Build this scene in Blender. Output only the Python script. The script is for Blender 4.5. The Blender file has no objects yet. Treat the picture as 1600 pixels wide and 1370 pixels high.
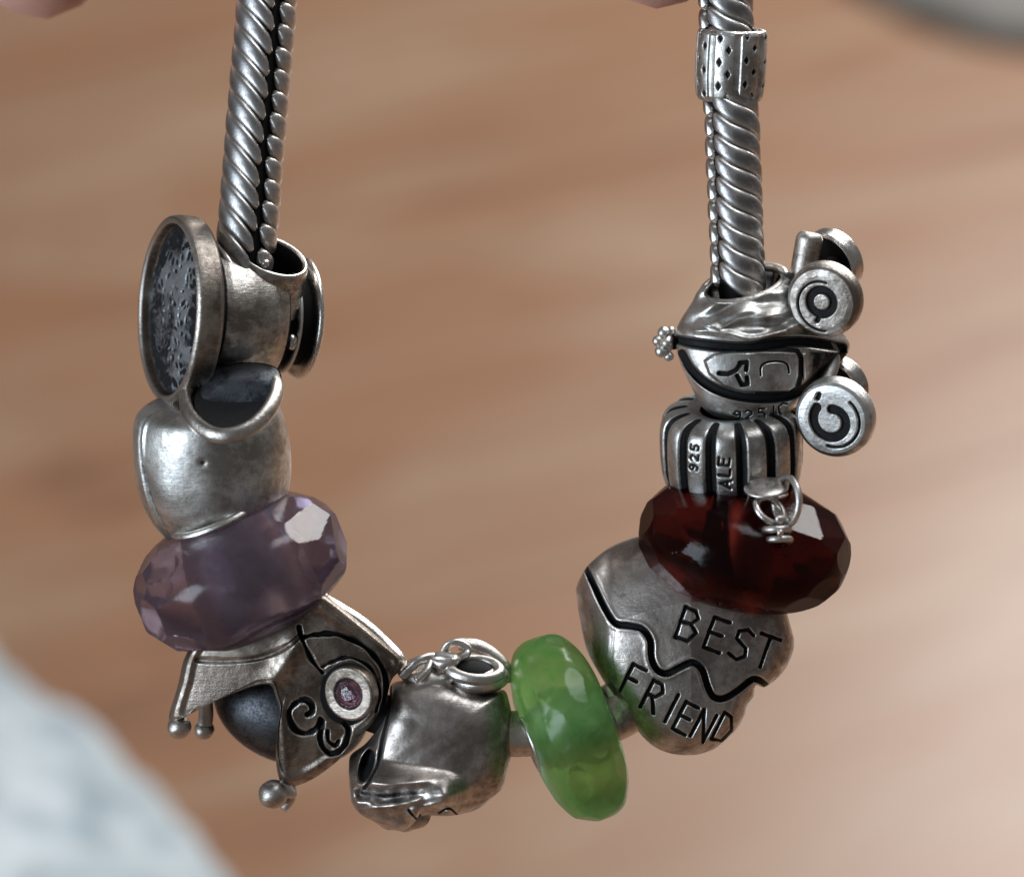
import bpy, bmesh, math, random
import numpy as np
from mathutils import Vector, Matrix, noise as mnoise
random.seed(7); np.random.seed(7)
R = math.radians
# ------------------------------------------------------------------ camera, world, lights
# One unit is about 3.5 mm.  The bracelet is held leaning back, its loop facing the camera,
# which looks down at a wooden floor.
PITCH = 35.0
DIST = 50.0
M = Matrix.Rotation(-R(PITCH), 4, 'X')          # frame in which the bracelet is modelled -> world
sc = bpy.context.scene
sc.unit_settings.scale_length = 0.0035
cam_d = bpy.data.cameras.new('camera'); cam = bpy.data.objects.new('camera', cam_d)
sc.collection.objects.link(cam); sc.camera = cam
cam_d.sensor_width = 36.0; cam_d.lens = 36.0 * DIST / 16.0
cam_d.clip_start = 1; cam_d.clip_end = 2000
cam.matrix_world = M @ Matrix.Translation((0, -DIST, 0)) @ Matrix.Rotation(R(90), 4, 'X')
cam_d.dof.use_dof = True; cam_d.dof.focus_distance = DIST - 0.55; cam_d.dof.aperture_fstop = 0.105
sc.view_settings.view_transform = 'Standard'; sc.view_settings.look = 'None'
sc.view_settings.exposure = 0.0; sc.view_settings.gamma = 1.0
sc.cycles.use_denoising = True
sc.cycles.max_bounces = 12; sc.cycles.transmission_bounces = 8; sc.cycles.glossy_bounces = 5
sc.cycles.caustics_refractive = False; sc.cycles.caustics_reflective = False

w = bpy.data.worlds.new('World'); sc.world = w; w.use_nodes = True
bg = w.node_tree.nodes['Background']
bg.inputs[0].default_value = (0.95, 0.92, 0.90, 1); bg.inputs[1].default_value = 0.12

def area(name, pos, target, size, power, col, size_y=None, world=False):
    l = bpy.data.lights.new(name, 'AREA'); l.shape = 'RECTANGLE'; l.size = size; l.size_y = size_y or size
    l.energy = power; l.color = col
    o = bpy.data.objects.new(name, l); sc.collection.objects.link(o)
    p, t = Vector(pos), Vector(target)
    if not world: p, t = M @ p, M @ t
    o.matrix_world = Matrix.Translation(p) @ (t - p).to_track_quat('-Z', 'Y').to_matrix().to_4x4()
    return o
# daylight of a room: a bright window ahead on the right, a cooler one on the left, an added unseen fill brightening the floor
area('window_ahead', (78, 150, 74), (0, 5, 0), 104, 330000, (1.0, 0.975, 0.95), 84, True)
area('window_left', (-62, -42, -6), (0, 0, 0), 30, 38000, (0.76, 0.88, 1.0), 38)
area('floor_fill', (24, 20, 62), (16, 36, -46), 34, 20000, (0.92, 0.96, 1.0), 24, True)

# ------------------------------------------------------------------ frames and helpers
S = 0.01
def Wp(px, py, d=0.0):
    """photo position and depth (hundredths of a unit, + away) -> modelling frame"""
    k = 1 + d * S / DIST
    return Vector(((px - 800) * S * k, d * S, (685 - py) * S * k))
def WA(px, py, d):
    k = 1 + d * S / DIST
    return np.stack([(px - 800) * S * k, d * S + 0 * px, (685 - py) * S * k], -1)
def PX(V):
    k = 1 + V[:, 1] / DIST
    return V[:, 0] / k / S + 800, 685 - V[:, 2] / k / S
def floor_pt(px, py, h=0.0):
    """where the line of sight through a photo position meets the level h above the floor"""
    c = M @ Vector((0, -DIST, 0)); d = (M @ Wp(px, py)) - c
    t = (FLOOR + h - c.z) / d.z
    return c + d * t
FLOOR = -(80 * math.sin(R(PITCH)))
def direc(img_deg, toward_deg=0):
    a, e = R(img_deg), R(toward_deg)
    return Vector((math.cos(a) * math.cos(e), -math.sin(e), math.sin(a) * math.cos(e)))
def basis(a):
    a = a.normalized(); f = Vector((0, -1, 0)); f = f - a * f.dot(a)
    if f.length < 1e-3: f = Vector((0, 0, 1)) - a * a.z
    f.normalize(); r = f.cross(a)      # f toward the viewer, r sideways
    return f, r, a

def thing(name, label, cat, px, py, d=0, group=None):
    o = bpy.data.objects.new(name, None); o.empty_display_size = .3; sc.collection.objects.link(o)
    o.matrix_world = M @ Matrix.Translation(Wp(px, py, d))
    o['label'] = label; o['category'] = cat
    o['origin'] = tuple(Wp(px, py, d))
    if group: o['group'] = group
    return o
def root_of(o):
    while o.parent: o = o.parent
    return o
def mk(name, V, F, mat, parent, smooth=True, oxide_and_shade=None, label=None, bevel=0, world=False, mats=None):
    V = np.asarray(V, dtype=float).reshape(-1, 3)
    if parent is not None and not world: V = V - np.array(root_of(parent)['origin'])
    me = bpy.data.meshes.new(name)
    me.from_pydata(V.tolist(), [], [tuple(f) for f in F]); me.validate()
    bm = bmesh.new(); bm.from_mesh(me); bmesh.ops.recalc_face_normals(bm, faces=bm.faces); bm.to_mesh(me); bm.free()
    me.polygons.foreach_set('use_smooth', [bool(smooth)] * len(me.polygons))
    if oxide_and_shade is not None:
        a = me.attributes.new('oxide_and_shade', 'FLOAT', 'POINT'); a.data.foreach_set('value', np.clip(oxide_and_shade, 0, 1))
    me.materials.append(mat)
    o = bpy.data.objects.new(name, me); sc.collection.objects.link(o)
    if parent is not None: o.parent = parent
    if label: o['label'] = label
    if bevel:
        b = o.modifiers.new('bevel', 'BEVEL'); b.width = bevel; b.segments = 2; b.limit_method = 'ANGLE'
    return o
def join(*parts):
    V = []; F = []; n = 0
    for v, f in parts:
        v = np.asarray(v, dtype=float).reshape(-1, 3); V.append(v); F += [tuple(i + n for i in q) for q in f]; n += len(v)
    return np.concatenate(V), F

def grid_faces(nu, nv, wrap=True):
    F = []
    for j in range(nv - 1):
        for i in range(nu if wrap else nu - 1):
            i2 = (i + 1) % nu
            F.append((j * nu + i, j * nu + i2, (j + 1) * nu + i2, (j + 1) * nu + i))
    return F
def resample(prof, n, smooth=True):
    P = np.array(prof, float)
    if smooth and len(P) > 2:
        out = []
        for i in range(len(P) - 1):
            p0 = P[max(i - 1, 0)]; p1 = P[i]; p2 = P[i + 1]; p3 = P[min(i + 2, len(P) - 1)]
            for t in np.linspace(0, 1, 9)[:-1]:
                out.append(.5 * ((2 * p1) + (-p0 + p2) * t + (2 * p0 - 5 * p1 + 4 * p2 - p3) * t * t + (-p0 + 3 * p1 - 3 * p2 + p3) * t ** 3))
        out.append(P[-1]); P = np.array(out)
    s = np.r_[0, np.cumsum(np.linalg.norm(np.diff(P, axis=0), axis=1))]
    t = np.linspace(0, s[-1], n)
    return np.stack([np.interp(t, s, P[:, k]) for k in range(P.shape[1])], -1)
def lathe(c, axis, prof, seg=64, n=None, smooth=True, sx=1.0, fn=None, closed=False):
    """prof: (radius, height) in hundredths, c: Vector, fn(phi, h, r)->(r, oxide)"""
    f, r, a = basis(axis)
    if n: prof = resample(prof, n, smooth)
    prof = np.array(prof, float)
    if closed: prof = np.vstack([prof, prof[:1]])
    ph = np.linspace(0, 2 * math.pi, seg, endpoint=False)
    PH, RR = np.meshgrid(ph, prof[:, 0]); _, HH = np.meshgrid(ph, prof[:, 1])
    ox = np.zeros_like(RR)
    if fn: RR, ox = fn(PH, HH, RR)
    V = (np.array(c)[None, None] + (np.cos(PH) * RR * S)[..., None] * np.array(f) * sx
         + (np.sin(PH) * RR * S)[..., None] * np.array(r) + (HH * S)[..., None] * np.array(a)).reshape(-1, 3)
    return V, grid_faces(seg, len(prof)), ox.reshape(-1)
def path_tube(P, rad, seg=12, caps=True, flat=1.0):
    P = [Vector(p) for p in P]; n = len(P); V = []
    if not hasattr(rad, '__len__'): rad = [rad] * n
    t = (P[1] - P[0]).normalized(); u = t.orthogonal().normalized()
    for i in range(n):
        t = (P[min(i + 1, n - 1)] - P[max(i - 1, 0)]).normalized()
        u = (u - t * u.dot(t)).normalized(); v = t.cross(u)
        for k in range(seg):
            a = 2 * math.pi * k / seg
            V.append(P[i] + u * math.cos(a) * rad[i] + v * math.sin(a) * rad[i] * flat)
    F = grid_faces(seg, n)
    if caps:
        F.append(tuple(range(seg))[::-1]); F.append(tuple((n - 1) * seg + k for k in range(seg)))
    return np.array([tuple(v) for v in V]), F
def curve(pts, n=40):
    return [Vector(p) for p in resample([tuple(p) for p in pts], n)]
def ring(c, axis, Rr, r, seg=40, s2=12, sx=1.0, sq=1.0):
    prof = [(Rr + r * math.cos(2 * math.pi * k / s2), sq * r * math.sin(2 * math.pi * k / s2)) for k in range(s2)]
    V, F, _ = lathe(c, axis, prof, seg, closed=True, sx=sx)
    return V, F
def ball(c, r, axis=Vector((0, 0, 1)), sq=1.0, sx=1.0, seg=24, n=14, wob=0):
    prof = [(r * math.sin(math.pi * k / (n - 1)) + 1e-4, -r * sq * math.cos(math.pi * k / (n - 1))) for k in range(n)]
    fn = (lambda P, H, Q: (Q * (1 + wob * np.sin(3 * P + H * .2)), 0 * Q)) if wob else None
    V, F, _ = lathe(c, axis, prof, seg, sx=sx, fn=fn)
    return V, F
def zoomed(scale, ox, oy):
    return lambda pts: [(ox + x / scale, oy + y / scale) for x, y in pts]
def smooth_closed(pts, n, corners=False):
    P = np.array(pts, float)
    if corners:
        Q = np.vstack([P, P[:1]])
    else:
        N = len(P); Q = []
        for i in range(N):
            p0, p1, p2, p3 = P[i - 1], P[i], P[(i + 1) % N], P[(i + 2) % N]
            for t in np.linspace(0, 1, 9)[:-1]:
                Q.append(.5 * ((2 * p1) + (-p0 + p2) * t + (2 * p0 - 5 * p1 + 4 * p2 - p3) * t * t + (-p0 + 3 * p1 - 3 * p2 + p3) * t ** 3))
        Q.append(Q[0]); Q = np.array(Q)
    s = np.r_[0, np.cumsum(np.linalg.norm(np.diff(Q, axis=0), axis=1))]
    t = np.linspace(0, s[-1], n, endpoint=False)
    return np.stack([np.interp(t, s, Q[:, 0]), np.interp(t, s, Q[:, 1])], -1)
def pdist(X, Y, poly):
    d = np.full(X.shape, 1e9)
    for (x0, y0), (x1, y1) in zip(poly[:-1], poly[1:]):
        dx, dy = x1 - x0, y1 - y0; L = dx * dx + dy * dy + 1e-9
        t = np.clip(((X - x0) * dx + (Y - y0) * dy) / L, 0, 1)
        d = np.minimum(d, np.hypot(X - x0 - t * dx, Y - y0 - t * dy))
    return d
def sdist(X, Y, strokes):
    d = np.full(X.shape, 1e9)
    for s in strokes: d = np.minimum(d, pdist(X, Y, s))
    return d
def ss(a, b, x):
    t = np.clip((x - a) / (b - a), 0, 1); return t * t * (3 - 2 * t)
def spl(pts, n=40): return resample(pts, n).tolist()
def solid(outline, centre, d0, hf, hb, rel=None, nang=240, nr=50, p=2.4, q=2.0, corners=False, rnd=False):
    """cushion-shaped solid: outline (photo positions), edge at depth d0, front bulging hf toward the viewer, back hb;
    rel(px, py, s) -> (depth offset, oxide) shapes the front"""
    O = smooth_closed(outline, nang, corners); c = np.array(centre, float)
    sv = np.sin(np.linspace(0, math.pi / 2, nr)) ** 0.8
    sv[0] = 0.004
    def side(h, front):
        ox_, oy_ = O[:, 0] - c[0], O[:, 1] - c[1]
        if rnd:
            th = np.arctan2(oy_, ox_); rx, ry = (O[:, 0].max() - O[:, 0].min()) / 2, (O[:, 1].max() - O[:, 1].min()) / 2
            re = 1 / np.sqrt((np.cos(th) / rx) ** 2 + (np.sin(th) / ry) ** 2) * .93; w_ = sv[:, None] ** 3
            QX = w_ * ox_ + (1 - w_) * (re * np.cos(th)); QY = w_ * oy_ + (1 - w_) * (re * np.sin(th))
        else: QX, QY = ox_[None] + 0 * sv[:, None], oy_[None] + 0 * sv[:, None]
        X = c[0] + sv[:, None] * QX; Y = c[1] + sv[:, None] * QY
        T = np.repeat(sv[:, None], nang, 1)
        D = -h * (1 - T ** p) ** (1 / q)
        ox = np.zeros_like(D)
        X0, Y0 = X, Y
        if front and rel:
            dd, ox = rel(X, Y, T); D = D + dd
        if not front and rel:
            e_, _o = rel(X[-1:], Y[-1:], T[-1:]); D = D + np.maximum(e_, 0) * T ** 4 + 1.5
        return WA(X, Y, d0 + D).reshape(-1, 3), ox.reshape(-1)
    A, oa = side(hf, True); B, ob = side(-hb, False)
    F = grid_faces(nang, nr); n = len(A)
    F = [f[::-1] for f in F] + [tuple(i + n for i in f) for f in F]
    a0 = (nr - 1) * nang; b0 = n + a0
    # side wall between front edge and back edge
    for i in range(nang):
        j = (i + 1) % nang
        F.append((a0 + i, a0 + j, b0 + j, b0 + i))
    F.append(tuple(range(nang))); F.append(tuple(n + i for i in range(nang))[::-1])
    return np.vstack([A, B]), F, np.r_[oa, ob]

GL = {
 'B': [[(0, 0), (0, 1)], [(0, 1), (.55, .98), (.8, .78), (.55, .56), (0, .52)], [(.55, .54), (.95, .34), (.7, .03), (0, 0)]],
 'E': [[(.85, 1), (0, 1), (0, 0), (.85, 0)], [(0, .52), (.7, .52)]],
 'S': [[(.9, .88), (.55, 1), (.15, .86), (.15, .62), (.75, .42), (.85, .18), (.5, 0), (.02, .1)]],
 'T': [[(0, 1), (1, 1)], [(.5, 1), (.5, 0)]],
 'F': [[(0, 0), (0, 1), (.85, 1)], [(0, .52), (.65, .52)]],
 'R': [[(0, 0), (0, 1), (.6, .98), (.82, .76), (.55, .52), (0, .48)], [(.35, .5), (.9, 0)]],
 'I': [[(.5, 0), (.5, 1)]],
 'N': [[(0, 0), (0, 1), (.85, 0), (.85, 1)]],
 'D': [[(0, 0), (0, 1), (.5, .95), (.85, .55), (.6, .1), (0, 0)]],
 'A': [[(0, 0), (.45, 1), (.9, 0)], [(.18, .36), (.72, .36)]],
 'L': [[(0, 1), (0, 0), (.8, 0)]],
 'C': [[(.85, .85), (.5, 1), (.1, .75), (.08, .3), (.45, 0), (.85, .12)]],
 '9': [[(.8, .65), (.45, .48), (.12, .7), (.4, .98), (.78, .85), (.78, .4), (.5, 0), (.15, .05)]],
 '2': [[(.1, .8), (.4, 1), (.8, .8), (.7, .5), (.1, 0), (.9, 0)]],
 '5': [[(.85, 1), (.2, 1), (.15, .55), (.6, .6), (.85, .32), (.55, 0), (.1, .08)]],
}
def text(word, centres, wd, ht, ang):
    """strokes in photo positions; ang = clockwise tilt of the baseline in degrees"""
    out = []; b = (math.cos(R(ang)), math.sin(R(ang))); u = (math.sin(R(ang)), -math.cos(R(ang)))
    for ch, (cx, cy) in zip(word, centres):
        for st in GL[ch]:
            out.append([(cx + (x - .45) * wd * b[0] + (y - .5) * ht * u[0], cy + (x - .45) * wd * b[1] + (y - .5) * ht * u[1]) for x, y in st])
    return out
def engrave(V, ox, strokes, wdt, depth, inward, front=None, soft=1.2):
    """press strokes into a surface: V moved along inward (unit vectors)"""
    x, y = PX(V); d = sdist(x, y, strokes); m = 1 - ss(wdt / 2 - soft, wdt / 2 + soft, d)
    if front is not None: m = m * front
    V = V + inward * (m * depth * S)[:, None]
    return V, np.maximum(ox, m)
def axis_inward(V, c, a):
    c = np.array(c); a = np.array(a.normalized()); q = V - c; q = q - (q @ a)[:, None] * a
    return -q / (np.linalg.norm(q, axis=1)[:, None] + 1e-6)

# ------------------------------------------------------------------ materials
def new_mat(name):
    m = bpy.data.materials.new(name); m.use_nodes = True; nt = m.node_tree
    return m, nt, nt.nodes, nt.links, nt.nodes['Principled BSDF']
def N(nt, typ, **kw):
    n = nt.nodes.new(typ)
    for k, v in kw.items():
        if k in ('inputs',):
            for kk, vv in v.items(): n.inputs[kk].default_value = vv
        else: setattr(n, k, v)
    return n
def noise(nt, scale, detail=4, rough=.6, dist=0, vec=None):
    n = N(nt, 'ShaderNodeTexNoise', inputs={'Scale': scale, 'Detail': detail, 'Roughness': rough, 'Distortion': dist})
    if vec is None:
        tc = N(nt, 'ShaderNodeTexCoord'); vec = tc.outputs['Object']
    nt.links.new(vec, n.inputs['Vector']); return n
def ramp(nt, fac, stops):
    r = N(nt, 'ShaderNodeValToRGB'); e = r.color_ramp.elements
    while len(e) < len(stops): e.new(.5)
    for el, (p, c) in zip(e, stops):
        el.position = p; el.color = (c if len(c) == 4 else (*c, 1)) if hasattr(c, '__len__') else (c, c, c, 1)
    nt.links.new(fac, r.inputs[0]); return r
def mix(nt, fac, a, b):
    m = N(nt, 'ShaderNodeMix', data_type='RGBA')
    for sock, v in ((m.inputs['Factor'], fac), (m.inputs['A'], a), (m.inputs['B'], b)):
        if hasattr(v, 'type'): nt.links.new(v, sock)
        elif hasattr(v, '__len__'): sock.default_value = (*v, 1)
        else: sock.default_value = v
    return m.outputs['Result']
def silver(name, bright=(.72, .67, .62), dark=(.27, .235, .205), rough=(.27, .47), tarn=.5, sc_=1.0, bump=.05, black=(.006, .006, .007)):
    m, nt, no, li, bs = new_mat(name)
    big = noise(nt, .9 * sc_, 3, .6, .6); fine = noise(nt, 9 * sc_, 6, .7)
    spk = noise(nt, 38 * sc_, 2, .5)
    add = N(nt, 'ShaderNodeMath', operation='MULTIPLY_ADD'); li.new(fine.outputs[0], add.inputs[0]); add.inputs[1].default_value = .55
    li.new(big.outputs[0], add.inputs[2])
    r1 = ramp(nt, add.outputs[0], [(.80 - .22 * tarn, 0.0), (.95 - .12 * tarn, 1.0)])
    c = mix(nt, r1.outputs[0], bright, dark)
    r2 = ramp(nt, spk.outputs[0], [(.66, 0.0), (.74, 1.0)])
    sp = N(nt, 'ShaderNodeMath', operation='MULTIPLY'); li.new(r2.outputs[0], sp.inputs[0]); sp.inputs[1].default_value = .7
    c = mix(nt, sp.outputs[0], c, (.06, .05, .045))
    geo = N(nt, 'ShaderNodeNewGeometry')                    # high edges rubbed bright by wear
    wr = ramp(nt, geo.outputs['Pointiness'], [(.515, 0.0), (.56, 1.0)])
    c = mix(nt, wr.outputs[0], c, (.78, .75, .71))
    at = N(nt, 'ShaderNodeAttribute', attribute_name='oxide_and_shade')  # black of oxidised grooves, plus shade painted into the drum's holes
    jit = N(nt, 'ShaderNodeMath', operation='MULTIPLY_ADD'); li.new(fine.outputs[0], jit.inputs[0]); jit.inputs[1].default_value = .5
    li.new(at.outputs['Fac'], jit.inputs[2])
    r3 = ramp(nt, jit.outputs[0], [(.52, 0.0), (.86, 1.0)])
    c = mix(nt, r3.outputs[0], c, black)
    li.new(c, bs.inputs['Base Color'])
    mt = N(nt, 'ShaderNodeMath', operation='MULTIPLY_ADD'); li.new(r3.outputs[0], mt.inputs[0]); mt.inputs[1].default_value = -.7; mt.inputs[2].default_value = 1.0
    li.new(mt.outputs[0], bs.inputs['Metallic'])
    mr = N(nt, 'ShaderNodeMapRange', inputs={'To Min': rough[0], 'To Max': rough[1]})
    li.new(fine.outputs[0], mr.inputs[0]); mr.inputs[1].default_value = .35; mr.inputs[2].default_value = .7
    rr = N(nt, 'ShaderNodeMath', operation='MULTIPLY_ADD'); li.new(r3.outputs[0], rr.inputs[0]); rr.inputs[1].default_value = .3
    li.new(mr.outputs[0], rr.inputs[2]); li.new(rr.outputs[0], bs.inputs['Roughness'])
    tc2 = N(nt, 'ShaderNodeTexCoord'); mp2 = N(nt, 'ShaderNodeMapping'); mp2.inputs['Scale'].default_value = (3, 3, 46); mp2.inputs['Rotation'].default_value = (.3, .6, .2)
    li.new(tc2.outputs['Object'], mp2.inputs[0]); scr = noise(nt, 1.0, 3, .7, .3, mp2.outputs[0])
    b = N(nt, 'ShaderNodeBump', inputs={'Strength': .4, 'Distance': bump * .55})
    bsum = N(nt, 'ShaderNodeMath', operation='MULTIPLY_ADD'); li.new(big.outputs[0], bsum.inputs[0]); bsum.inputs[1].default_value = 1.2
    b2 = N(nt, 'ShaderNodeMath', operation='MULTIPLY_ADD'); li.new(scr.outputs[0], b2.inputs[0]); b2.inputs[1].default_value = .35; li.new(fine.outputs[0], b2.inputs[2])
    li.new(b2.outputs[0], bsum.inputs[2])
    li.new(bsum.outputs[0], b.inputs['Height']); li.new(b.outputs[0], bs.inputs['Normal'])
    return m
M_sil = silver('oxidised_silver')
M_warm = silver('warm_tarnished_silver', (.49, .43, .375), (.17, .14, .115), (.32, .52), .8, 1.1)
M_cool = silver('worn_pale_silver', (.76, .76, .74), (.34, .32, .295), (.30, .50), .45, .9, .04)
M_chain = silver('chain_silver', (.60, .595, .60), (.27, .255, .25), (.30, .48), .45, 1.7, .015)
M_heart = silver('brownish_silver', (.64, .59, .555), (.28, .245, .22), (.30, .50), .6, .9, .035)
M_pale = silver('pale_matte_silver', (.80, .80, .78), (.36, .34, .31), (.34, .52), .45, .8, .03)
M_shiny = silver('polished_silver', (.76, .74, .71), (.36, .32, .29), (.20, .36), .3, 1.2, .015)
M_dark = silver('dark_oxidised_silver_and_shade', (.10, .11, .125), (.03, .032, .038), (.42, .6), .6, 2.5, .03)  # oxidised parts, and the painted shade under the drum
M_inlay = silver('dark_hammered_inlay', (.42, .45, .48), (.03, .038, .05), (.5, .7), .4, 1.2, .02, (.010, .011, .014))
m, nt, no, li, bs = new_mat('black_oxide'); M_black = m
bs.inputs['Base Color'].default_value = (.006, .006, .007, 1); bs.inputs['Roughness'].default_value = .75; bs.inputs['Specular IOR Level'].default_value = .25

def glass(name, col, rough, trans, tl_col, tl, ior=1.5, noise_scale=1.0, col2=None, coat=.3, coat_rough=.05):
    m, nt, no, li, bs = new_mat(name)
    n = noise(nt, noise_scale, 3, .5, .8)
    c = mix(nt, ramp(nt, n.outputs[0], [(.38, 0.0), (.66, 1.0)]).outputs[0], col, col2 or col)
    li.new(c, bs.inputs['Base Color'])
    bs.inputs['Transmission Weight'].default_value = trans; bs.inputs['Roughness'].default_value = rough
    bs.inputs['IOR'].default_value = ior; bs.inputs['Coat Weight'].default_value = coat; bs.inputs['Coat Roughness'].default_value = coat_rough
    b = N(nt, 'ShaderNodeBump', inputs={'Strength': .18, 'Distance': .03}); nf = noise(nt, 7, 4, .6)
    li.new(nf.outputs[0], b.inputs['Height']); li.new(b.outputs[0], bs.inputs['Normal'])
    if tl > 0:
        t = N(nt, 'ShaderNodeBsdfTranslucent'); t.inputs[0].default_value = (*tl_col, 1)
        df = N(nt, 'ShaderNodeBsdfDiffuse'); df.inputs[0].default_value = (*tl_col, 1)
        m1 = N(nt, 'ShaderNodeMixShader'); m1.inputs[0].default_value = .3; li.new(t.outputs[0], m1.inputs[1]); li.new(df.outputs[0], m1.inputs[2])
        ms = N(nt, 'ShaderNodeMixShader'); ms.inputs[0].default_value = tl
        li.new(bs.outputs[0], ms.inputs[1]); li.new(m1.outputs[0], ms.inputs[2])
        li.new(ms.outputs[0], no['Material Output'].inputs[0])
    return m
M_green = glass('green_glass', (.60, .94, .46), .24, 1.0, (.27, .64, .19), .36, 1.40, 1.3, (.20, .50, .14), .15, .15)
M_purple = glass('purple_glass', (.42, .32, .44), .11, 1.0, (.20, .155, .205), .40, 1.42, 2.6, (.60, .50, .63), 0)
M_red = glass('dark_red_glass', (.21, .024, .014), .14, 1.0, (.040, .008, .007), .50, 1.33, .9, (.10, .010, .012), 0)
M_gem = glass('pink_gem', (.55, .28, .42), .03, 1.0, (.4, .2, .3), .3, 1.7, 3, (.8, .5, .65), .5)

def wood_mat():
    m, nt, no, li, bs = new_mat('pine_wood')
    tc = N(nt, 'ShaderNodeTexCoord'); mp = N(nt, 'ShaderNodeMapping'); li.new(tc.outputs['Object'], mp.inputs[0])
    inf = N(nt, 'ShaderNodeObjectInfo'); cmb = N(nt, 'ShaderNodeCombineXYZ')
    mu = N(nt, 'ShaderNodeMath', operation='MULTIPLY'); li.new(inf.outputs['Random'], mu.inputs[0]); mu.inputs[1].default_value = 90
    li.new(mu.outputs[0], cmb.inputs[2]); li.new(mu.outputs[0], cmb.inputs[1])
    va = N(nt, 'ShaderNodeVectorMath', operation='ADD'); li.new(mp.outputs[0], va.inputs[0]); li.new(cmb.outputs[0], va.inputs[1])
    st = N(nt, 'ShaderNodeMapping'); st.inputs['Scale'].default_value = (.040, .15, .15); li.new(va.outputs[0], st.inputs[0])
    a = noise(nt, 1.0, 3, .55, 1.2, st.outputs[0])
    st2 = N(nt, 'ShaderNodeMapping'); st2.inputs['Scale'].default_value = (.05, .9, .9); li.new(va.outputs[0], st2.inputs[0])
    b = noise(nt, 1.0, 5, .6, .4, st2.outputs[0])
    r = ramp(nt, a.outputs[0], [(.32, (.41, .27, .18)), (.47, (.35, .21, .13)), (.60, (.34, .175, .098)), (.78, (.20, .105, .062))])
    c = mix(nt, ramp(nt, b.outputs[0], [(.45, 0.0), (.8, .25)]).outputs[0], r.outputs[0], (.20, .10, .055))
    li.new(c, bs.inputs['Base Color'])
    bs.inputs['Roughness'].default_value = .36; bs.inputs['Specular IOR Level'].default_value = .6
    bp = N(nt, 'ShaderNodeBump', inputs={'Strength': .3, 'Distance': .1}); li.new(b.outputs[0], bp.inputs['Height']); li.new(bp.outputs[0], bs.inputs['Normal'])
    return m
M_wood = wood_mat()
def cloth_mat(name, c1, c2, scale):
    m, nt, no, li, bs = new_mat(name)
    n = noise(nt, scale, 4, .6); wv = noise(nt, scale * 14, 2, .6)
    c = mix(nt, ramp(nt, n.outputs[0], [(.42, 0.0), (.66, 1.0)]).outputs[0], c1, c2)
    li.new(c, bs.inputs['Base Color']); bs.inputs['Roughness'].default_value = .9
    bs.inputs['Sheen Weight'].default_value = .3
    bp = N(nt, 'ShaderNodeBump', inputs={'Strength': .6, 'Distance': .2}); li.new(wv.outputs[0], bp.inputs['Height']); li.new(bp.outputs[0], bs.inputs['Normal'])
    return m
M_cloth = cloth_mat('pale_blue_wool', (.64, .71, .745), (.38, .46, .50), .12)
M_grey = cloth_mat('grey_wool', (.24, .235, .22), (.19, .185, .17), .12)
m, nt, no, li, bs = new_mat('skin'); M_skin = m
n_ = noise(nt, 6, 5, .6); c_ = mix(nt, n_.outputs[0], (.72, .44, .37), (.62, .34, .28)); li.new(c_, bs.inputs['Base Color'])
bs.inputs['Roughness'].default_value = .5; bs.inputs['Subsurface Weight'].default_value = .25; bs.inputs['Subsurface Scale'].default_value = .5
bs.inputs['Subsurface Radius'].default_value = (1, .35, .2)
bp_ = N(nt, 'ShaderNodeBump', inputs={'Strength': .4, 'Distance': .03}); li.new(n_.outputs[0], bp_.inputs['Height']); li.new(bp_.outputs[0], bs.inputs['Normal'])
m, nt, no, li, bs = new_mat('fingernail'); M_nail = m
bs.inputs['Base Color'].default_value = (.75, .5, .45, 1); bs.inputs['Roughness'].default_value = .25

# ------------------------------------------------------------------ setting: the wooden floor
FA = R(12)                                        # the boards run slightly up to the right in the picture
fl = bpy.data.objects.new('wooden_floor', None); sc.collection.objects.link(fl)
fl['kind'] = 'structure'; fl['label'] = 'blurred brown pine board floor far below the bracelet'
cen = floor_pt(800, 685)
fl.matrix_world = Matrix.Translation((cen.x, cen.y, FLOOR)) @ Matrix.Rotation(R(24), 4, 'Z')
PW = 30.0
def plank_mesh():
    L, b = 300.0, .06; w2 = PW / 2 - .02
    ys = [(-w2, -1.2), (-w2, -b), (-w2 + b, 0), (w2 - b, 0), (w2, -b), (w2, -1.2)]
    V = [(x, y, z) for x in (-L, L) for y, z in ys]; n = len(ys)
    F = [(i, i + n, i + n + 1, i + 1) for i in range(n - 1)] + [tuple(range(n)), tuple(range(n, 2 * n))[::-1]]
    me = bpy.data.meshes.new('plank'); me.from_pydata(V, [], F); me.materials.append(M_wood); return me
pm = plank_mesh()
for i in range(-7, 10):
    o = bpy.data.objects.new('plank', pm); sc.collection.objects.link(o); o.parent = fl; o.location = ((i * 37) % 50 - 25, i * PW + 6, 0)
sub = mk('subfloor', [(-300, -230, -1.4), (300, -230, -1.4), (300, 300, -1.4), (-300, 300, -1.4)], [(0, 1, 2, 3)], M_black, None, False)
sub.parent = fl

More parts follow.
